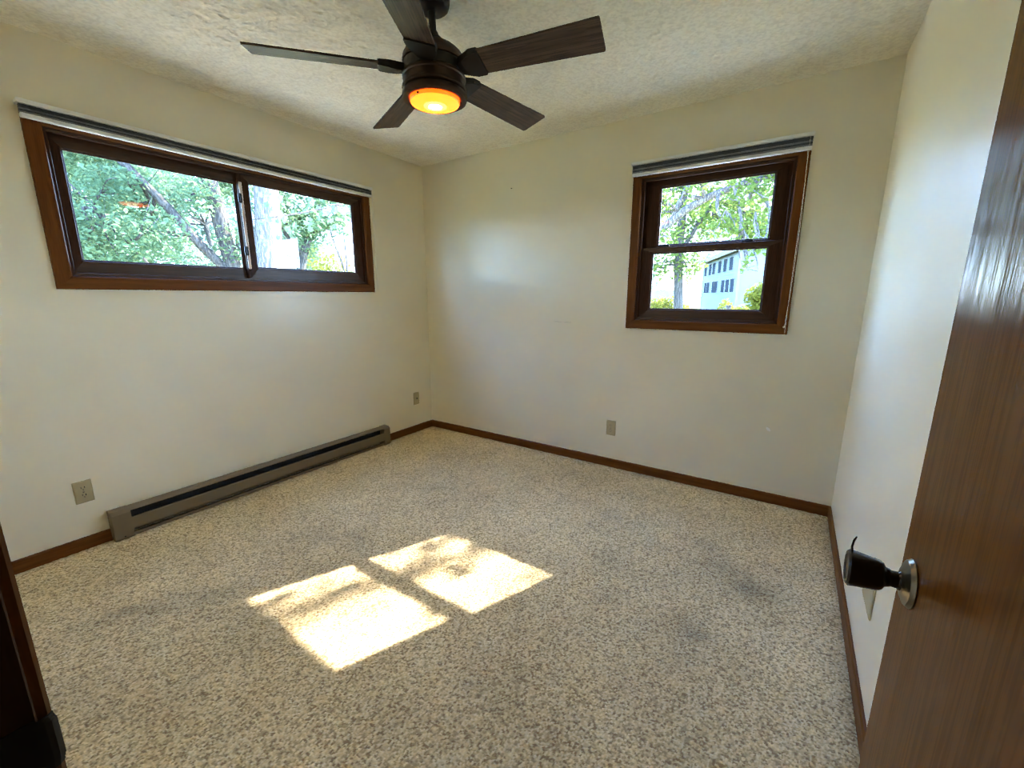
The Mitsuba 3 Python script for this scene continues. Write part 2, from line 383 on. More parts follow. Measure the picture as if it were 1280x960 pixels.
# ------------------------------------------------------------------ pleated shades
def shade(W, u0, u1, z_top, z_bot, label, cord_side, cord_len):
    t = thing('pleated_shade', label, 'window shade')
    put('headrail', wbox(W, u0, u1, z_top - 0.019, z_top, 0.002, 0.058, 0.003), 'white_metal', t, label='white headrail')
    put('bottom_rail', wbox(W, u0 + 0.006, u1 - 0.006, z_bot, z_bot + 0.017, 0.022, 0.05, 0.003), 'white_metal', t, label='white bottom rail')
    n = 5
    z0, z1 = z_bot + 0.0175, z_top - 0.0195
    for k in range(n):                       # folded pleats stacked up
        a, b = z0 + (z1 - z0) * k / n, z0 + (z1 - z0) * (k + 0.97) / n
        pts = [W(u, v, d) for u in (u0 + 0.007, u1 - 0.007) for v, d in ((a, 0.03), (a + 0.0008, 0.047), ((a + b) / 2, 0.0525), (b - 0.0008, 0.047), (b, 0.03), ((a + b) / 2, 0.022))]
        put('pleat', trimesh.convex.convex_hull(np.array(pts)), ('shade_fabric', 'shade_fabric_dark')[k in (1, 3, 4)], t, label='grey folded fabric')
    uc = u0 + 0.02 if cord_side < 0 else u1 - 0.02
    c = [W(uc + 0.001 * math.sin(5 * s), z_top - 0.017 - s, 0.0545 - 0.02 * min(1, s / 0.3)) for s in np.linspace(0, cord_len, 24)]
    put('cord', tube(c, 0.0012, 6), 'cord_white', t)
    return t, uc

s1, uc1 = shade(WL, -2.478, -0.612, 2.136, 2.064, 'white and grey pleated shade drawn up over the wide left window', 1, 0.02)
c = [WL(-0.6, 2.12, 0.03), WL(-0.597, 2.0, 0.026), WL(-0.594, 1.7, 0.02), WL(-0.589, 1.42, 0.016), WL(-0.583, 1.37, 0.012), WL(-0.581, 1.345, 0.01)]
put('cord', tube(c, 0.0026, 6), 'cord_white', s1)
s2, uc2 = shade(WB, 1.952, 2.938, 2.150, 2.066, 'white and grey pleated shade drawn up over the small window', 1, 1.19)
c = [WB(2.912 + 0.012 * math.sin(q), 2.133 - s, 0.034 - 0.012 * q / 3.14) for s, q in zip(np.linspace(0, 1.02, 14), np.linspace(0, 3.14, 14))]
put('cord', tube(c, 0.0012, 6), 'cord_white', s2)
b = trimesh.creation.icosphere(2, 0.006)
b.apply_translation(WB(2.909, 1.118, 0.031))
put('cord_bead', b, 'cord_white', s2, smooth=True)

# ------------------------------------------------------------------ baseboard heater
t = thing('baseboard_heater', 'long brown metal baseboard heater low on the left wall under the wide window', 'heater')
def extr(prof, u0, u1):
    """profile (d, v) polygon along the left wall."""
    cs = m3.CrossSection([np.array(prof, float).tolist()])
    m = solid(m3.Manifold.extrude(cs, u1 - u0))
    v = np.array(m.vertices)
    return trimesh.Trimesh(np.stack([v[:, 0], u0 + v[:, 2], v[:, 1]], 1), m.faces[:, ::-1], process=True)
put('back_plate', extr([(0.0005, 0.012), (0.004, 0.012), (0.004, 0.165), (0.0005, 0.165)], HY0 + 0.01, HY1 - 0.01), 'heater_enamel', t)
put('top_hood', extr([(0.0045, 0.161), (0.050, 0.160), (0.0585, 0.152), (0.061, 0.154), (0.052, 0.1645), (0.0045, 0.1665)], HY0 + 0.08, HY1 - 0.062), 'heater_enamel', t)
put('front_cover', extr([(0.061, 0.05), (0.064, 0.047), (0.0665, 0.052), (0.0665, 0.108), (0.065, 0.114), (0.062, 0.116), (0.0615, 0.113), (0.0625, 0.108)], HY0 + 0.08, HY1 - 0.062), 'heater_enamel', t)
put('bottom_pan', extr([(0.0045, 0.006), (0.056, 0.006), (0.058, 0.022), (0.055, 0.023), (0.052, 0.010), (0.0045, 0.010)], HY0 + 0.08, HY1 - 0.062), 'heater_enamel', t)
put('inner_shield', extr([(0.0045, 0.03), (0.008, 0.03), (0.008, 0.15), (0.0045, 0.15)], HY0 + 0.08, HY1 - 0.062), 'heater_black', t)
fins = [box([0.012, u, 0.045], [0.052, u + 0.0008, 0.105]) for u in np.arange(HY0 + 0.1, HY1 - 0.08, 0.012)]
el = put('heating_element', tube([[0.032, u, 0.075] for u in np.linspace(HY0 + 0.079, HY1 - 0.061, 12)], 0.008, 10), 'fin_metal', t)
put('fin', cat(fins), 'fin_metal', el, kind='stuff', label='thin dark heating fins')
for a, b_ in ((HY0, HY0 + 0.0805), (HY1 - 0.0625, HY1)):
    cap = [(0.0005, 0.004), (0.064, 0.004), (0.068, 0.012), (0.068, 0.150), (0.050, 0.167), (0.0005, 0.168)]
    e = put('end_cap', extr(cap, a, b_), 'heater_enamel', t)
    sm = trimesh.creation.cylinder(0.0035, 0.003, sections=12, transform=trimesh.transformations.rotation_matrix(math.pi / 2, [0, 1, 0]))
    sm.apply_translation([0.069, (a + b_) / 2, 0.02])
    put('screw', sm, 'slot_black', e)

# ------------------------------------------------------------------ outlets
def plate(W, u, v, w=0.072, h=0.117):
    pts = [W(u + sx * w / 2, v + sz * h / 2, 0.0003) for sx in (-1, 1) for sz in (-1, 1)] + [W(u + sx * w / 2, v + sz * h / 2, 0.003) for sx in (-1, 1) for sz in (-1, 1)] + [W(u + sx * (w / 2 - 0.005), v + sz * (h / 2 - 0.005), 0.0065) for sx in (-1, 1) for sz in (-1, 1)]
    return trimesh.convex.convex_hull(np.array(pts))

def disc(W, u, v, d0, d1, r, n=16):
    a = np.arange(n) * 2 * np.pi / n
    return trimesh.convex.convex_hull(np.array([W(u + r * math.cos(x), v + r * math.sin(x), d) for x in a for d in (d0, d1)]))

def outlet(W, u, v, label):
    t = thing('electrical_outlet', label, 'outlet')
    put('cover_plate', plate(W, u, v), 'ivory', t)
    for s in (1, -1):
        vc = v + s * 0.0195
        a = np.arange(24) * 2 * np.pi / 24
        pts = np.array([W(u + 0.0165 * math.cos(x), vc + max(-0.013, min(0.013, 0.0165 * math.sin(x))), d) for x in a for d in (0.004, 0.0078)])
        r = put('receptacle', trimesh.convex.convex_hull(pts), 'ivory', t)
        for du in (-1, 1):
            put('slot', wbox(W, u + du * 0.0065 - 0.0014, u + du * 0.0065 + 0.0014, vc + 0.0005, vc + 0.0085, 0.006, 0.0082, 0.0003), 'slot_black', r)
        put('ground_hole', disc(W, u, vc - 0.0065, 0.006, 0.0082, 0.0029, 10), 'slot_black', r)
    put('screw', disc(W, u, v, 0.006, 0.0078, 0.003, 12), 'latch_metal', t)

outlet(WL, -2.529, 0.308, 'ivory duplex outlet on the left wall beside the near end of the heater')
outlet(WB, 1.884, 0.311, 'ivory duplex outlet on the far wall below and left of the small window')
t = thing('cable_jack', 'ivory cable jack plate on the left wall near the corner past the heater', 'wall plate')
put('cover_plate', plate(WL, -0.203, 0.330), 'ivory', t)
j = put('jack', disc(WL, -0.203, 0.330, 0.006, 0.014, 0.006, 12), 'latch_metal', t, label='dark threaded jack')
put('pin', disc(WL, -0.203, 0.330, 0.0135, 0.0155, 0.0022, 8), 'slot_black', j)
t = thing('wall_plate', 'ivory wall plate low on the right wall below the door knob', 'wall plate')
put('cover_plate', plate(WR, -1.306, 0.342, 0.163, 0.118), 'ivory', t)
for du in (-0.046, 0.0, 0.046):
    for dv in (-0.03, 0.03):
        put('screw', disc(WR, -1.306 + du, 0.342 + dv, 0.006, 0.0073, 0.003, 12), 'ivory', t)
# nail in the far wall
m = tube([WB(0.976, 2.128, -0.004), WB(0.976, 2.1285, 0.008), WB(0.976, 2.129, 0.0085)], [0.0025, 0.0025, 0.006], 10)
put('wall_nail', m, 'latch_metal', label='small dark nail in the far wall above the light patch', cat='nail')

# ------------------------------------------------------------------ door, frame, knob
XF = 3.13
dm = rbox([XF, -2.945, 0.014], [XF + 0.035, -2.19, 2.032], 0.002)
door = thing('door_1', 'open brown wood veneer door at the right edge with a dark knob', kind='structure')
put('leaf', dm, 'door_veneer', door)
RY = trimesh.transformations.rotation_matrix(-math.pi / 2, [0, 1, 0])      # z -> -x
def on_door(y, z, side=1):
    m = trimesh.transformations.rotation_matrix(-side * math.pi / 2, [0, 1, 0])
    return trimesh.transformations.translation_matrix([XF if side > 0 else XF + 0.035, y, z]) @ m
KY, KZ = -2.254, 0.909
for side in (1, -1):
    M = on_door(KY, KZ, side)
    k = put('knob', lathe([(0.0, 0.024), (0.0125, 0.024), (0.0135, 0.028), (0.0185, 0.031), (0.0205, 0.034), (0.0215, 0.038), (0.0255, 0.066), (0.0255, 0.0685), (0.023, 0.0712), (0.0195, 0.0712), (0.0175, 0.0695), (0.0, 0.0695)], 48, M), 'knob_bronze', door, smooth=30, label='dark tapered door knob')
    put('rosette', lathe([(0.0, 0.0), (0.033, 0.0), (0.0335, 0.002), (0.030, 0.007), (0.019, 0.0115), (0.0155, 0.0125), (0.0, 0.0125)], 48, M), 'rosette_brass', k, smooth=30, label='brass rosette')
    put('neck', lathe([(0.0, 0.011), (0.0145, 0.011), (0.0115, 0.015), (0.011, 0.022), (0.0128, 0.0245), (0.0, 0.0245)], 32, M), 'knob_bronze', k, smooth=30)
    if side > 0:
        pin = [np.array([XF - 0.067, KY, KZ + 0.023]), np.array([XF - 0.0685, KY, KZ + 0.032]), np.array([XF - 0.0675, KY + 0.001, KZ + 0.042]), np.array([XF - 0.065, KY + 0.001, KZ + 0.049])]
        put('pin', tube(pin, [0.0014, 0.0014, 0.0013, 0.001], 8), 'knob_bronze', k, label='thin bent pin standing on the knob')
put('latch_plate', rbox([XF + 0.005, -2.1905, KZ - 0.028], [XF + 0.030, -2.1885, KZ + 0.028], 0.0006), 'rosette_brass', door)
put('latch_bolt', rbox([XF + 0.011, -2.189, KZ - 0.008], [XF + 0.024, -2.178, KZ + 0.008], 0.002), 'rosette_brass', door)
for z in (0.25, 1.02, 1.80):
    put('hinge', tube([[XF + 0.040, -2.950, z - 0.045], [XF + 0.040, -2.950, z + 0.045]], 0.006, 12), 'rosette_brass', door)

fr = thing('trim_1', 'dark brown door frame at the left edge of the photo', kind='structure')
y0, y1 = -D - 0.12, -D
put('jamb', rbox([DX0 - 0.019, y0 - 0.001, 0.0], [DX0, y1 + 0.001, DH], 0.0015), 'sash_v', fr)
put('jamb', rbox([DX1, y0 - 0.001, 0.0], [DX1 + 0.019, y1 + 0.001, DH], 0.0015), 'sash_v', fr)
put('jamb', rbox([DX0 - 0.019, y0 - 0.001, DH], [DX1 + 0.019, y1 + 0.001, DH + 0.019], 0.0015), 'sash_h', fr)
put('door_stop', rbox([DX0, y0 + 0.02, 0.0], [DX0 + 0.011, y1 - 0.040, DH], 0.002), 'sash_v', fr)
put('door_stop', rbox([DX1 - 0.011, y0 + 0.02, 0.0], [DX1, y1 - 0.040, DH], 0.002), 'sash_v', fr)
put('door_stop', rbox([DX0 + 0.011, y0 + 0.02, DH - 0.011], [DX1 - 0.011, y1 - 0.040, DH], 0.002), 'sash_h', fr)
for yy, s in ((y1, 1), (y0, -1)):
    W = lambda u, v, d, yy=yy, s=s: np.array([u, yy + s * d, v])
    for n, m in mitred(W, (DX0 - 0.063, DX1 + 0.063, -0.2, DH + 0.063), (DX0 - 0.006, DX1 + 0.006, -0.1, DH + 0.006), 0.0012, 0.0105, 0.003).items():
        if n != 'bottom':
            v = m.vertices.copy()
            v[:, 2] = np.maximum(v[:, 2], 0.0)
            put('casing', trimesh.convex.convex_hull(v), 'wood_v' if n != 'top' else 'wood_h', fr)
# strike plate with its lip curling round the jamb edge
def strike(prof, z0, z1):
    cs = m3.CrossSection([prof])
    cs = cs if cs.area() > 0 else m3.CrossSection([prof[::-1]])
    return m3.Manifold.extrude(cs, z1 - z0).translate([0, 0, z0])
xj = DX0 + 0.0004
flat = [(xj, y1 - 0.036), (xj + 0.0014, y1 - 0.036), (xj + 0.0014, y1 - 0.001), (xj, y1 - 0.001)]
lip = [(xj, y1 - 0.003), (xj + 0.0014, y1 - 0.003), (xj + 0.0012, y1 + 0.004), (xj, y1 + 0.0085), (xj - 0.0035, y1 + 0.0125), (xj - 0.0045, y1 + 0.0118), (xj - 0.0014, y1 + 0.0078), (xj - 0.0004, y1 + 0.002)]
lipm = strike(flat, 0.856, 0.918)
for a, b in ((0.0, 1.0), (0.003, 0.6), (0.007, 0.3)):      # lip with rounded corners
    lipm = lipm + strike([(x, y1 - 0.003 + (y - y1 + 0.003) * (1 - 0.14 * (1 - b))) for x, y in lip], 0.866 - a, 0.908 + a)
put('strike_plate', solid(lipm), 'latch_metal', fr, label='dark strike plate with rounded lip')

# ------------------------------------------------------------------ ceiling fan
FX, FY, FZ = 1.663, -1.59, 2.16
fan = thing('ceiling_fan', 'bronze ceiling fan with five dark wood blades and a lit amber lamp', 'ceiling fan')
S = shift(FX, FY, 0)
put('canopy', lathe([(0.0, 2.4395), (0.066, 2.4395), (0.068, 2.432), (0.068, 2.392), (0.063, 2.376), (0.050, 2.366), (0.020, 2.362), (0.0, 2.362)], 48, S), 'bronze_dark', fan, smooth=35)
put('downrod', lathe([(0.0, 2.27), (0.0135, 2.27), (0.0135, 2.364), (0.0, 2.364)], 24, S), 'bronze_dark', fan, smooth=35)
put('coupling', lathe([(0.0, 2.256), (0.034, 2.256), (0.036, 2.263), (0.033, 2.276), (0.024, 2.283), (0.020, 2.295), (0.0, 2.295)], 32, S), 'bronze_dark', fan, smooth=35)
hs = put('motor_housing', lathe([(0.0, 2.184), (0.120, 2.184), (0.1215, 2.190), (0.119, 2.204), (0.112, 2.217), (0.098, 2.230), (0.078, 2.243), (0.058, 2.253), (0.036, 2.257), (0.0, 2.257)], 64, S), 'bronze', fan, smooth=35)
put('blade_band', lathe([(0.0, 2.143), (0.115, 2.143), (0.118, 2.146), (0.118, 2.180), (0.115, 2.1838), (0.0, 2.1838)], 64, S), 'bronze_dark', fan, smooth=35)
put('lower_housing', lathe([(0.0, 2.085), (0.118, 2.085), (0.1255, 2.089), (0.127, 2.094), (0.1255, 2.099), (0.121, 2.104), (0.1205, 2.128), (0.124, 2.132), (0.124, 2.139), (0.121, 2.1428), (0.0, 2.1428)], 64, S), 'bronze', fan, smooth=35)
lk = put('lamp_ring', lathe([(0.0985, 2.0845), (0.0985, 2.062), (0.102, 2.058), (0.108, 2.056), (0.118, 2.055), (0.126, 2.059), (0.128, 2.066), (0.126, 2.078), (0.120, 2.0848), (0.0985, 2.0845)], 64, S), 'bronze', fan, smooth=35, label='bronze ring round the lamp')
for a in (0.6, 2.7, 4.8):
    sm = trimesh.creation.icosphere(2, 0.004)
    sm.apply_translation([FX + 0.103 * math.cos(a), FY + 0.103 * math.sin(a), 2.0505])
    put('thumb_screw', sm, 'bronze_dark', lk, smooth=True)
def lens(r):            # domed lens: height at radius r
    return 2.047 - 0.013 * (1 - (r / 0.095) ** 2)
def lens_ring(r0, r1, n):
    return lathe([(r, lens(r)) for r in np.linspace(r1, r0, n)], 64, S)
def glow(name, r0, r1, rgb, lab, body):
    m = lens_ring(r0, r1, 8)
    if m.face_normals[:, 2].mean() > 0:
        m.invert()
    k = put(name, m, body, fan, label=lab)
    scene[k]['emitter'] = {'type': 'area', 'radiance': {'type': 'rgb', 'value': [float(q) for q in rgb]}}
scene['lamp_glass'] = principled((0.5, 0.3, 0.08), 0.3)
glow('bulb', 0.0, 0.026, np.array([1.0, 0.78, 0.42]) * LAMP_HOT, 'white-hot centre of the lamp', 'lamp_glass')
glow('lamp_lens', 0.0262, 0.046, np.array([1.0, 0.16, 0.045]) * LAMP_GLOW, 'bright yellow middle of the glowing glass', 'lamp_glass')
glow('lamp_lens', 0.0462, 0.0955, np.array([1.0, 0.098, 0.004]) * LAMP_GLOW, 'amber glowing glass', 'lamp_glass')

m = lathe([(0.0958, 2.0472), (0.0978, 2.051), (0.0982, 2.066)], 64, S)
if (m.face_normals * (m.triangles_center - [FX, FY, 2.05])).sum() < 0:
    m.invert()
k = put('lamp_side', m, 'lamp_glass', fan, label='orange side of the glowing glass')
scene[k]['emitter'] = {'type': 'area', 'radiance': {'type': 'rgb', 'value': [0.55 * LAMP_GLOW, 0.036 * LAMP_GLOW, 0.0006 * LAMP_GLOW]}}
PIT = math.radians(-14)
def blade_mesh(th):
    n, pr = 14, []
    r0, r1 = 0.205, 0.66
    hw = lambda s: 0.056 + 0.014 * s
    u = np.linspace(0, 1, n)
    out = [(r0 + (r1 - r0) * s, hw(s)) for s in u]
    out[-1] = (r1 - 0.004, hw(1))
    out.append((r1, hw(1) - 0.005))
    out = out + [(r, -w) for r, w in out[::-1]]
    P = np.array(out)
    m = len(P)
    zz = 0.0035
    v = np.vstack([np.c_[P, np.full(m, zz)], np.c_[P, np.full(m, -zz)]])
    k = m // 2
    f = []
    for i in range(k - 1):
        a, b2, c2, d2 = i, i + 1, m - 2 - i, m - 1 - i
        f += [[a, c2, b2], [a, d2, c2], [m + a, m + b2, m + c2], [m + a, m + c2, m + d2]]
    for i in range(m):
        j2 = (i + 1) % m
        f += [[i, j2, m + j2], [i, m + j2, m + i]]
    uv = np.c_[v[:, 0], v[:, 1] + 0.3 * th]
    return v, np.array(f), uv

def blade_place(v, th, k=1):
    v = np.array(v, float)
    y = v[:, 1] * math.cos(PIT) - v[:, 2] * math.sin(PIT)
    z = v[:, 1] * math.sin(PIT) + v[:, 2] * math.cos(PIT)
    return np.c_[FX + v[:, 0] * math.cos(th) - y * math.sin(th), FY + v[:, 0] * math.sin(th) + y * math.cos(th), FZ + z]

for i in range(5):
    th = math.radians(11.9 + 72 * i)
    v, f, uv = blade_mesh(th)
    bm = trimesh.Trimesh(blade_place(v, th), f, process=False)
    if bm.volume < 0:
        bm = trimesh.Trimesh(bm.vertices, bm.faces[:, ::-1], process=False)
    b = put('blade', bm, 'blade_wood', fan, uv=uv)
    pts = [(r, s * w, z) for r, w, lo, hi in ((0.113, 0.024, -0.012, 0.014), (0.140, 0.034, -0.014, 0.014), (0.172, 0.054, -0.012, 0.012), (0.207, 0.057, -0.009, 0.010), (0.212, 0.052, -0.008, 0.009)) for s in (-1, 1) for z in (lo, hi)]
    iron = trimesh.convex.convex_hull(blade_place(np.array(pts) + [0, 0, -0.001], th))
    ik = put('blade_iron', iron, 'bronze_dark', b, label='dark bracket holding the blade')

# ------------------------------------------------------------------ outdoors
def leafmat(name, a, b, tr=0.9, seed=0.0, sc=2.5):
    def fn(p, n, uv):
        return mix(a, b, dr.clip(0.55 * fbm(p.x * sc + seed, p.y * sc, p.z * sc, 2) + 0.6 * noise(p.x * 31.0, p.y * 31.0, p.z * 31.0) - 0.05, 0, 1))
    scene[name] = {'type': 'principledthin', 'base_color': proc(fn), 'roughness': 0.5, 'diff_trans': tr, 'spec_trans': 0.0}

leafmat('leaf_shade', (0.075, 0.135, 0.07), (0.21, 0.30, 0.15), 1.0, 1.0)
leafmat('leaf_sunny', (0.06, 0.11, 0.025), (0.20, 0.25, 0.06), 1.0, 4.0)
leafmat('leaf_yellow', (0.12, 0.14, 0.02), (0.30, 0.28, 0.05), 1.0, 9.0)
leafmat('leaf_far', (0.13, 0.20, 0.13), (0.27, 0.36, 0.22), 0.7, 6.0, 0.7)

def bark_fn(a, b, s):
    def fn(p, n, uv):
        r = fbm(p.x * 22.0, p.y * 22.0, p.z * 3.5, 3)
        c = smoothstep(0.40, 0.62, noise(p.x * 75.0 + s, p.y * 75.0, p.z * 11.0))
        return mix(a, b, dr.clip(0.25 + 0.4 * r + 0.5 * c - 0.15, 0, 1))
    return fn
scene['bark_pale'] = two({'type': 'diffuse', 'reflectance': proc(bark_fn((0.05, 0.045, 0.04), (0.26, 0.235, 0.21), 2.0))})
scene['bark_grey'] = two({'type': 'diffuse', 'reflectance': proc(bark_fn((0.035, 0.032, 0.028), (0.13, 0.12, 0.105), 5.0))})

def grass_fn(p, n, uv):
    c = mix((0.10, 0.15, 0.035), (0.24, 0.27, 0.08), fbm(p.x * 0.7, p.y * 0.7, 0.0, 4))
    return mix(c, (0.55, 0.50, 0.42), smoothstep(0.5, 0.62, noise(p.x * 0.12 + 3.0, p.y * 0.12)) * 0.8)
scene['grass'] = two({'type': 'diffuse', 'reflectance': proc(grass_fn)})
GZ = -0.45
put('ground', box([-90, -60, GZ - 0.3], [90, 110, GZ]), 'grass', kind='structure', label='lawn outside the windows')

def leaves(clumps, n, size, seed, flat=0.6, keep=None):
    """Folded four-cornered leaves scattered through ellipsoid clumps (x, y, z, rx, ry, rz)."""
    rng = np.random.default_rng(seed)
    cl = np.array(clumps, float)
    w = cl[:, 3] * cl[:, 4] * cl[:, 5]
    w = w ** 0.75
    k = rng.choice(len(cl), n, p=w / w.sum())
    d = rng.standard_normal((n, 3))
    d /= np.linalg.norm(d, axis=1, keepdims=True)
    p = cl[k, :3] + d * cl[k, 3:] * (rng.random((n, 1)) ** 0.42)
    if keep is not None:
        p = p[keep(p, rng)]
    n = len(p)
    nrm = rng.standard_normal((n, 3))
    nrm[:, 2] = np.abs(nrm[:, 2]) + flat
    nrm /= np.linalg.norm(nrm, axis=1, keepdims=True)
    a = np.cross(nrm, rng.standard_normal((n, 3)))
    a /= np.linalg.norm(a, axis=1, keepdims=True)
    b = np.cross(nrm, a)
    s = size * (0.6 + 0.8 * rng.random((n, 1)))
    fold = 0.16 * s * nrm
    v = np.stack([p - a * s * 0.5, p - b * s * 0.33 - a * s * 0.08 + fold, p + a * s * 0.55, p + b * s * 0.33 - a * s * 0.08 + fold], 1).reshape(-1, 3)
    i = np.arange(n)[:, None] * 4
    f = np.concatenate([i + [0, 1, 2], i + [0, 2, 3]])
    return trimesh.Trimesh(v, f, process=False)

def bez(pts, n=14):
    """A smooth curve through the points."""
    from scipy.interpolate import PchipInterpolator
    p = np.array(pts, float)
    s = np.r_[0, np.cumsum(np.linalg.norm(np.diff(p, axis=0), axis=1))]
    q = np.linspace(0, s[-1], n)
    return np.stack([PchipInterpolator(s, p[:, k])(q) for k in range(3)], 1)

def tree(label, trunk, r0, r1, limbs, clumps, n, size, leaf, bark, seed, group=None, base='tree', cat_='tree', flat=0.6, keep=None, twigs=True):
    rng = np.random.default_rng(seed)
    t = thing(base, label, cat_, group)
    if trunk is not None:
        c = bez(trunk, 18)
        rr = np.linspace(r0, r1, 18)
        rr[0] *= 1.35; rr[1] *= 1.1
        put('trunk', tube(c, rr, 12, 0.12, rng), bark, t, smooth=True)
    for pts, a, b_ in limbs:
        put('branch', tube(bez(pts, 12), np.linspace(a, b_, 12), 8, 0.12, rng), bark, t, smooth=True)
    if twigs and trunk is not None:
        nodes = np.vstack([bez(trunk, 30)[10:]] + [bez(p_, 12) for p_, _, _ in limbs])
        tw = []
        for cx in clumps:
            e = np.array(cx[:3])
            s = nodes[np.argmin(((nodes - e) ** 2).sum(1) + 0.4 * np.maximum(nodes[:, 2] - e[2], 0) ** 2)]
            tw.append(tube(bez([s, (s + e) / 2 + rng.normal(0, 0.12, 3), e], 8), np.linspace(0.035, 0.008, 8), 6))
            for _ in range(4):
                e2 = e + rng.normal(0, 0.55, 3) * np.array(cx[3:])
                tw.append(tube(bez([(s + e) / 2, (e + e2) / 2 + rng.normal(0, 0.05, 3), e2], 6), np.linspace(0.014, 0.004, 6), 5))
        put('twig', cat(tw), bark, t, kind='stuff')
    put('crown', leaves(clumps, n, size, seed + 1, flat, keep), leaf, t, kind='stuff')
    return t

def rnd_clumps(seed, n, lo, hi, r):
    rng = np.random.default_rng(seed)
    p = rng.uniform(lo, hi, (n, 3))
    q = r * rng.uniform(0.7, 1.3, (n, 3))
    return np.c_[p, q].tolist()

# --- beyond the wide left window (towards -x)
tree('leaning grey tree with a pale side limb beyond the left pane of the wide window', [(-6, 1.25, GZ), (-6, 1.12, 1.0), (-6, 0.97, 1.8), (-6, 0.78, 3.2), (-5.9, 0.5, 5.5)], 0.17, 0.09,
     [([(-6, 1.0, 1.65), (-6.05, 0.62, 2.05), (-6.1, 0.05, 2.85), (-6.2, -0.42, 3.45), (-6.4, -1.1, 4.6)], 0.085, 0.045), ([(-6.2, -0.2, 1.75), (-6.3, -0.6, 2.4), (-6.6, -1.1, 3.2)], 0.025, 0.012)],
     rnd_clumps(11, 12, (-7.6, -1.8, 2.0), (-5.4, 1.6, 3.9), 0.5) + rnd_clumps(12, 9, (-8, -2.5, 3.6), (-6, 2.0, 4.2), 0.6), 17000, 0.085, 'leaf_shade', 'bark_grey', 21)
tree('broad pale-barked trunk beyond the right pane of the wide window', [(-5, 1.10, GZ), (-5, 1.12, 1.5), (-5, 1.22, 3.0), (-5, 1.3, 5.5), (-5.2, 1.5, 7.5)], 0.24, 0.14,
     [([(-5, 1.3, 5.2), (-5.2, 2.0, 6.3), (-5.5, 2.8, 7.4)], 0.09, 0.04)],
     rnd_clumps(13, 12, (-7.5, 0.5, 6.8), (-4.6, 4.0, 8.8), 0.8), 7000, 0.09, 'leaf_shade', 'bark_pale', 23)
tree('slender leaning tree behind the broad trunk in the right pane of the wide window', [(-9, 3.85, GZ), (-9, 4.0, 1.6), (-9, 4.15, 2.3), (-9, 4.75, 3.8), (-9, 5.2, 5.5)], 0.13, 0.09,
     [([(-9, 4.2, 2.4), (-9, 3.6, 3.2), (-9.1, 3.2, 4.2)], 0.06, 0.03), ([(-9, 3.7, 1.2), (-9, 3.3, 2.1), (-9, 3.0, 2.9)], 0.08, 0.04)],
     rnd_clumps(14, 12, (-9.8, 2.6, 2.7), (-8.4, 5.0, 4.2), 0.45) + rnd_clumps(15, 6, (-10, 2.5, 4.2), (-8.6, 6.0, 4.8), 0.6), 9000, 0.09, 'leaf_shade', 'bark_grey', 25)
tree('thin pair of saplings at the right end of the wide window', [(-7, 4.12, GZ), (-7, 4.08, 1.9), (-7, 3.85, 2.6), (-7, 3.7, 3.2)], 0.03, 0.015,
     [([(-7, 4.1, 0.8), (-7.05, 4.2, 2.0), (-7.05, 4.15, 3.2)], 0.022, 0.012)],
     [(-7, 3.85, 3.15, 0.35, 0.4, 0.22), (-7, 4.15, 3.25, 0.3, 0.35, 0.25), (-7, 3.55, 3.0, 0.25, 0.25, 0.14), (-7, 4.1, 2.9, 0.2, 0.2, 0.15), (-7, 3.9, 3.8, 0.5, 0.6, 0.4)], 650, 0.13, 'leaf_shade', 'bark_grey', 27, twigs=False)
tree('yellow-green bush low in the right pane of the wide window', None, 0, 0, [], rnd_clumps(16, 14, (-12.6, 6.2, 0.4), (-11.2, 9.0, 2.6), 0.8), 9000, 0.09, 'leaf_yellow', 'bark_grey', 29, base='bush', cat_='bush')
for i, (x, y, h, sd) in enumerate([(-12.0, 0.3, 5.6, 33), (-15.0, 4.2, 5.8, 35), (-16.5, 8.0, 4.2, 37)]):
    tree(('dense green tree behind the leaning grey trunk', 'dense green tree behind the broad pale trunk', 'low green tree between the broad pale trunk and the slender leaning tree')[i],
         [(x, y, GZ), (x + 0.2, y + 0.1, 2), (x, y, h - 2)], 0.16, 0.07, [], rnd_clumps(sd, 22, (x - 1.3, y - 1.6, 0.9), (x + 1.2, y + 1.6, h), 0.8), 23000, 0.10, ('leaf_shade', 'leaf_far', 'leaf_far')[i], 'bark_grey', sd)
for i, (x, y, h, sd) in enumerate([(-7.0, -9.0, 6.0, 91), (-12.5, -6.8, 6, 93), (-7.5, -14.5, 6.5, 97)]):
    tree(('tree beside the house near the doorway end of the wide window', 'far tree beside the house past the doorway end of the wide window', 'farthest tree beyond the doorway end of the wide window')[i],
         [(x, y, GZ), (x + 0.2, y + 0.1, 2), (x, y, h - 2)], 0.16, 0.07, [], rnd_clumps(sd, 22, (x - 1.8, y - 1.8, 1.2), (x + 1.8, y + 1.8, h), 0.95), 12000, 0.12, 'leaf_far', 'bark_grey', sd)
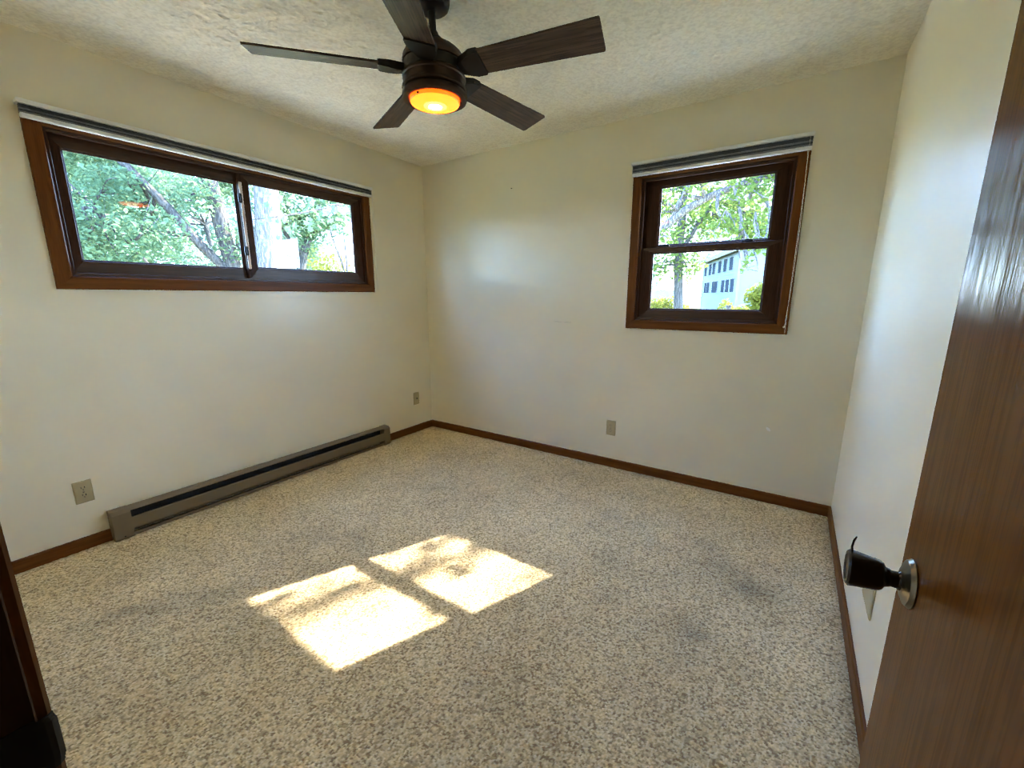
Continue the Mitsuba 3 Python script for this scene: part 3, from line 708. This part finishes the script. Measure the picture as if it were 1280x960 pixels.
# maple sprig close to the glass: each large leaf is its own part
def maple_leaf(p, size, rng):
    ang = np.radians([-90, -62, -38, -12, 14, 36, 56, 74, 90, 106, 124, 144, 166, 192, 218, 242])
    rad = np.array([0.25, 0.42, 0.30, 0.62, 0.40, 0.85, 0.55, 0.70, 1.0, 0.70, 0.55, 0.85, 0.40, 0.62, 0.30, 0.42])
    v = np.c_[np.cos(ang) * rad, np.sin(ang) * rad, 0.12 * np.abs(np.cos(ang) * rad)] * size * 0.55
    v = np.vstack([[[0, 0, 0]], v])
    f = [[0, i + 1, (i + 1) % 16 + 1] for i in range(16)]
    R = trimesh.transformations.euler_matrix(rng.uniform(0.7, 2.4), rng.normal(0, 0.5), rng.uniform(0, 6.28))[:3, :3]
    return trimesh.Trimesh(v @ R.T + p, f, process=False)
rng = np.random.default_rng(77)
mp = thing('maple_branch', 'leafy maple branch hanging close outside the right pane of the wide window', 'branch')
stem = bez([(-4.0, 2.6, 3.5), (-3.3, 1.7, 2.85), (-3.05, 0.8, 2.5), (-3.0, -0.1, 2.25)], 16)
put('stem', tube(stem, np.linspace(0.03, 0.008, 16), 6), 'bark_grey', mp)
for k in range(150):
    s = stem[rng.integers(4, 16)] + rng.normal(0, 1, 3) * [0.18, 0.2, 0.2] + [0, 0, -0.06]
    put('leaf', maple_leaf(s, rng.uniform(0.10, 0.15), rng), 'leaf_shade', mp)

# --- beyond the small window (towards +y)
def clear_sun(p, rng, share=0.3):
    """Thin the leaves where the sunlight that reaches the carpet passes (the gap that the light shows)."""
    c = p[:, [0, 2]] - (np.array([2.44, 1.6]) + p[:, 1:2] * np.array([0.433, 0.84]))
    inside = (np.abs(c[:, 0]) < 0.75) & (np.abs(c[:, 1]) < 0.95)
    return ~inside | (rng.random(len(p)) < share)
tree('shade tree with a grey trunk beyond the lower pane of the small window', [(0.62, 8, GZ), (0.56, 8, 1.0), (0.48, 8, 2.3), (0.5, 8, 4.0)], 0.125, 0.08,
     [([(0.5, 8, 2.3), (0.9, 8, 3.0), (1.5, 8, 3.8)], 0.06, 0.03)],
     [(0.45, 8, 2.1, 0.7, 0.6, 0.4), (-0.1, 8, 1.95, 0.5, 0.5, 0.3), (0.75, 7.9, 1.95, 0.3, 0.4, 0.4), (0.3, 8.1, 2.6, 0.8, 0.8, 0.5)] + rnd_clumps(41, 10, (-1.2, 7.2, 2.7), (2.2, 8.8, 4.6), 0.6), 5200, 0.10, 'leaf_sunny', 'bark_grey', 43, keep=clear_sun)
tree('spreading tree whose limb crosses the upper pane of the small window', [(-1.2, 5.3, GZ), (-1.1, 5.3, 1.2), (-0.6, 5.2, 1.9), (0.2, 5.05, 2.2), (0.85, 5, 2.48), (1.37, 5, 2.83), (2.1, 5.0, 3.05), (3.0, 5.1, 3.2)], 0.15, 0.03,
     [([(1.0, 5, 2.6), (1.3, 5.1, 3.3), (1.9, 5.2, 3.9)], 0.05, 0.02), ([(2.1, 5.0, 3.05), (3.2, 4.7, 3.9), (4.0, 4.3, 4.8), (4.4, 4.1, 5.3)], 0.02, 0.007)],
     rnd_clumps(45, 15, (0.4, 4.4, 2.75), (3.3, 5.6, 3.5), 0.34) + rnd_clumps(46, 16, (0.2, 3.2, 3.7), (4.0, 6.0, 5.2), 0.5) + [(2.45, 4.2, 1.98, 0.26, 0.25, 0.16), (2.3, 4.1, 1.72, 0.09, 0.12, 0.16), (2.0, 4.6, 2.3, 0.35, 0.3, 0.22), (2.7, 4.5, 2.35, 0.4, 0.3, 0.25), (1.0, 4.6, 2.25, 0.25, 0.3, 0.2)], 9000, 0.085, 'leaf_sunny', 'bark_pale', 47, keep=lambda p, r: clear_sun(p, r, 0.14))
tree('tall tree to the right of the small window that dapples the sunlight', [(7.5, 10.5, GZ), (7.4, 10.5, 3), (7.0, 10.4, 6), (6.8, 10.2, 9)], 0.24, 0.1,
     [([(7.0, 10.4, 6.5), (6.6, 9.6, 8.0), (6.2, 9.0, 9.2), (5.9, 8.6, 10.0)], 0.09, 0.04)], rnd_clumps(51, 18, (5.0, 8.6, 7.2), (8.8, 12, 11.5), 1.0), 11000, 0.12, 'leaf_sunny', 'bark_grey', 53, keep=clear_sun)
for i, (x0, x1, y, h, sd) in enumerate([(-2.0, -0.6, 13.6, 1.1, 61), (-0.3, 0.6, 12.6, 1.3, 63), (1.0, 1.7, 11.2, 1.5, 65), (2.0, 2.8, 10.2, 2.0, 67)]):
    tree(('low yellow-green shrub left of the grey trunk outside the small window', 'low yellow-green shrub right of the grey trunk outside the small window', 'yellow-green shrub in front of the neighbour house', 'tallest yellow-green shrub at the right of the small window')[i],
         None, 0, 0, [], rnd_clumps(sd, 8, (x0, y - 0.4, GZ + 0.2), (x1, y + 0.4, h - 0.1), 0.4), 7000, 0.085, 'leaf_yellow', 'bark_grey', sd, base='bush', cat_='bush')
put('fence_post', rbox([1.62, 7.95, GZ], [1.71, 8.05, 1.09], 0.01), 'bark_grey', label='grey wooden post among the shrubs outside the small window', cat='post')

# neighbour house: long facade seen at an angle
scene['siding_blue'] = two({'type': 'diffuse', 'reflectance': {'type': 'rgb', 'value': [0.22, 0.255, 0.28]}})
scene['trim_white'] = two({'type': 'diffuse', 'reflectance': {'type': 'rgb', 'value': [0.24, 0.235, 0.225]}})
scene['roof_shingle'] = two({'type': 'diffuse', 'reflectance': {'type': 'rgb', 'value': [0.25, 0.23, 0.22]}})
scene['dark_glass'] = two({'type': 'diffuse', 'reflectance': {'type': 'rgb', 'value': [0.035, 0.045, 0.055]}})
hA, hd, hn = np.array([-4.575, 40.883, 0]), np.array([0.333, -0.943, 0]), np.array([0.943, 0.333, 0])
def hp(s, d, z):
    return hA + hd * s + hn * d + np.array([0, 0, z])
def hbox(s0, s1, d0, d1, z0, z1):
    return trimesh.convex.convex_hull(np.array([hp(s, d, z) for s in (s0, s1) for d in (d0, d1) for z in (z0, z1)]))
hs_ = thing('neighbour_house', 'pale blue two-storey house seen through the small window', 'house')
wl = put('wall', hbox(0, 12.4, 0, 7, GZ, 4.2), 'siding_blue', hs_)
for k in range(24):
    put('siding_board', hbox(0.12, 12.4, -0.03, 0.0, GZ + 0.19 * k, GZ + 0.19 * k + 0.17), 'siding_blue', wl)
put('corner_board', hbox(-0.15, 0.12, -0.06, 0.1, GZ, 4.2), 'trim_white', hs_)
put('corner_board', hbox(12.3, 12.46, -0.06, 0.1, GZ, 4.2), 'trim_white', hs_)
put('fascia', hbox(-0.5, 12.9, -0.5, -0.4, 4.15, 4.45), 'trim_white', hs_)
put('roof', trimesh.convex.convex_hull(np.array([hp(s, d, z) for s in (-0.5, 12.9) for d, z in ((-0.5, 4.3), (7.5, 4.3), (3.5, 6.6))])), 'roof_shingle', hs_)
for zz, ss in ((3.05, (0.7, 2.7, 4.2, 6.4, 8.2, 10.0)), (1.55, (1.2, 2.4, 4.6, 5.6, 8.0, 9.4, 10.8))):
    for s in ss:
        w = put('window', hbox(s, s + 0.95, -0.07, 0.02, zz, zz + 0.95), 'trim_white', hs_)
        put('pane', hbox(s + 0.04, s + 0.91, -0.09, -0.06, zz + 0.04, zz + 0.91), 'dark_glass', w)
put('garden_wall', rbox([-14, 22, GZ], [-2.4, 22.3, 1.62], 0.03), 'trim_white', label='long low white wall at the left behind the grey trunk outside the small window', cat='wall')
for i, (x, y, h, r, sd) in enumerate([(-9, 30, 8, 2.2, 71), (-15, 50, 11, 3, 73), (-4.5, 56, 11, 3, 75), (6, 58, 13, 3.2, 77), (15, 42, 11, 3, 79), (-25, 38, 11, 3, 81)]):
    tree(('far tree behind the white garden wall', 'tall far tree at the left horizon outside the small window', 'far tree behind the left end of the blue house', 'far tree behind the roof of the blue house', 'far tree right of the blue house', 'far tree left of the garden wall')[i],
         [(x, y, GZ), (x, y, 2), (x + 0.2, y, h * 0.7)], 0.3, 0.12, [], rnd_clumps(sd, 16, (x - r, y - r, 1.6), (x + r, y + r, h), r * 0.6), 7000, 0.32, 'leaf_far', 'bark_grey', sd)
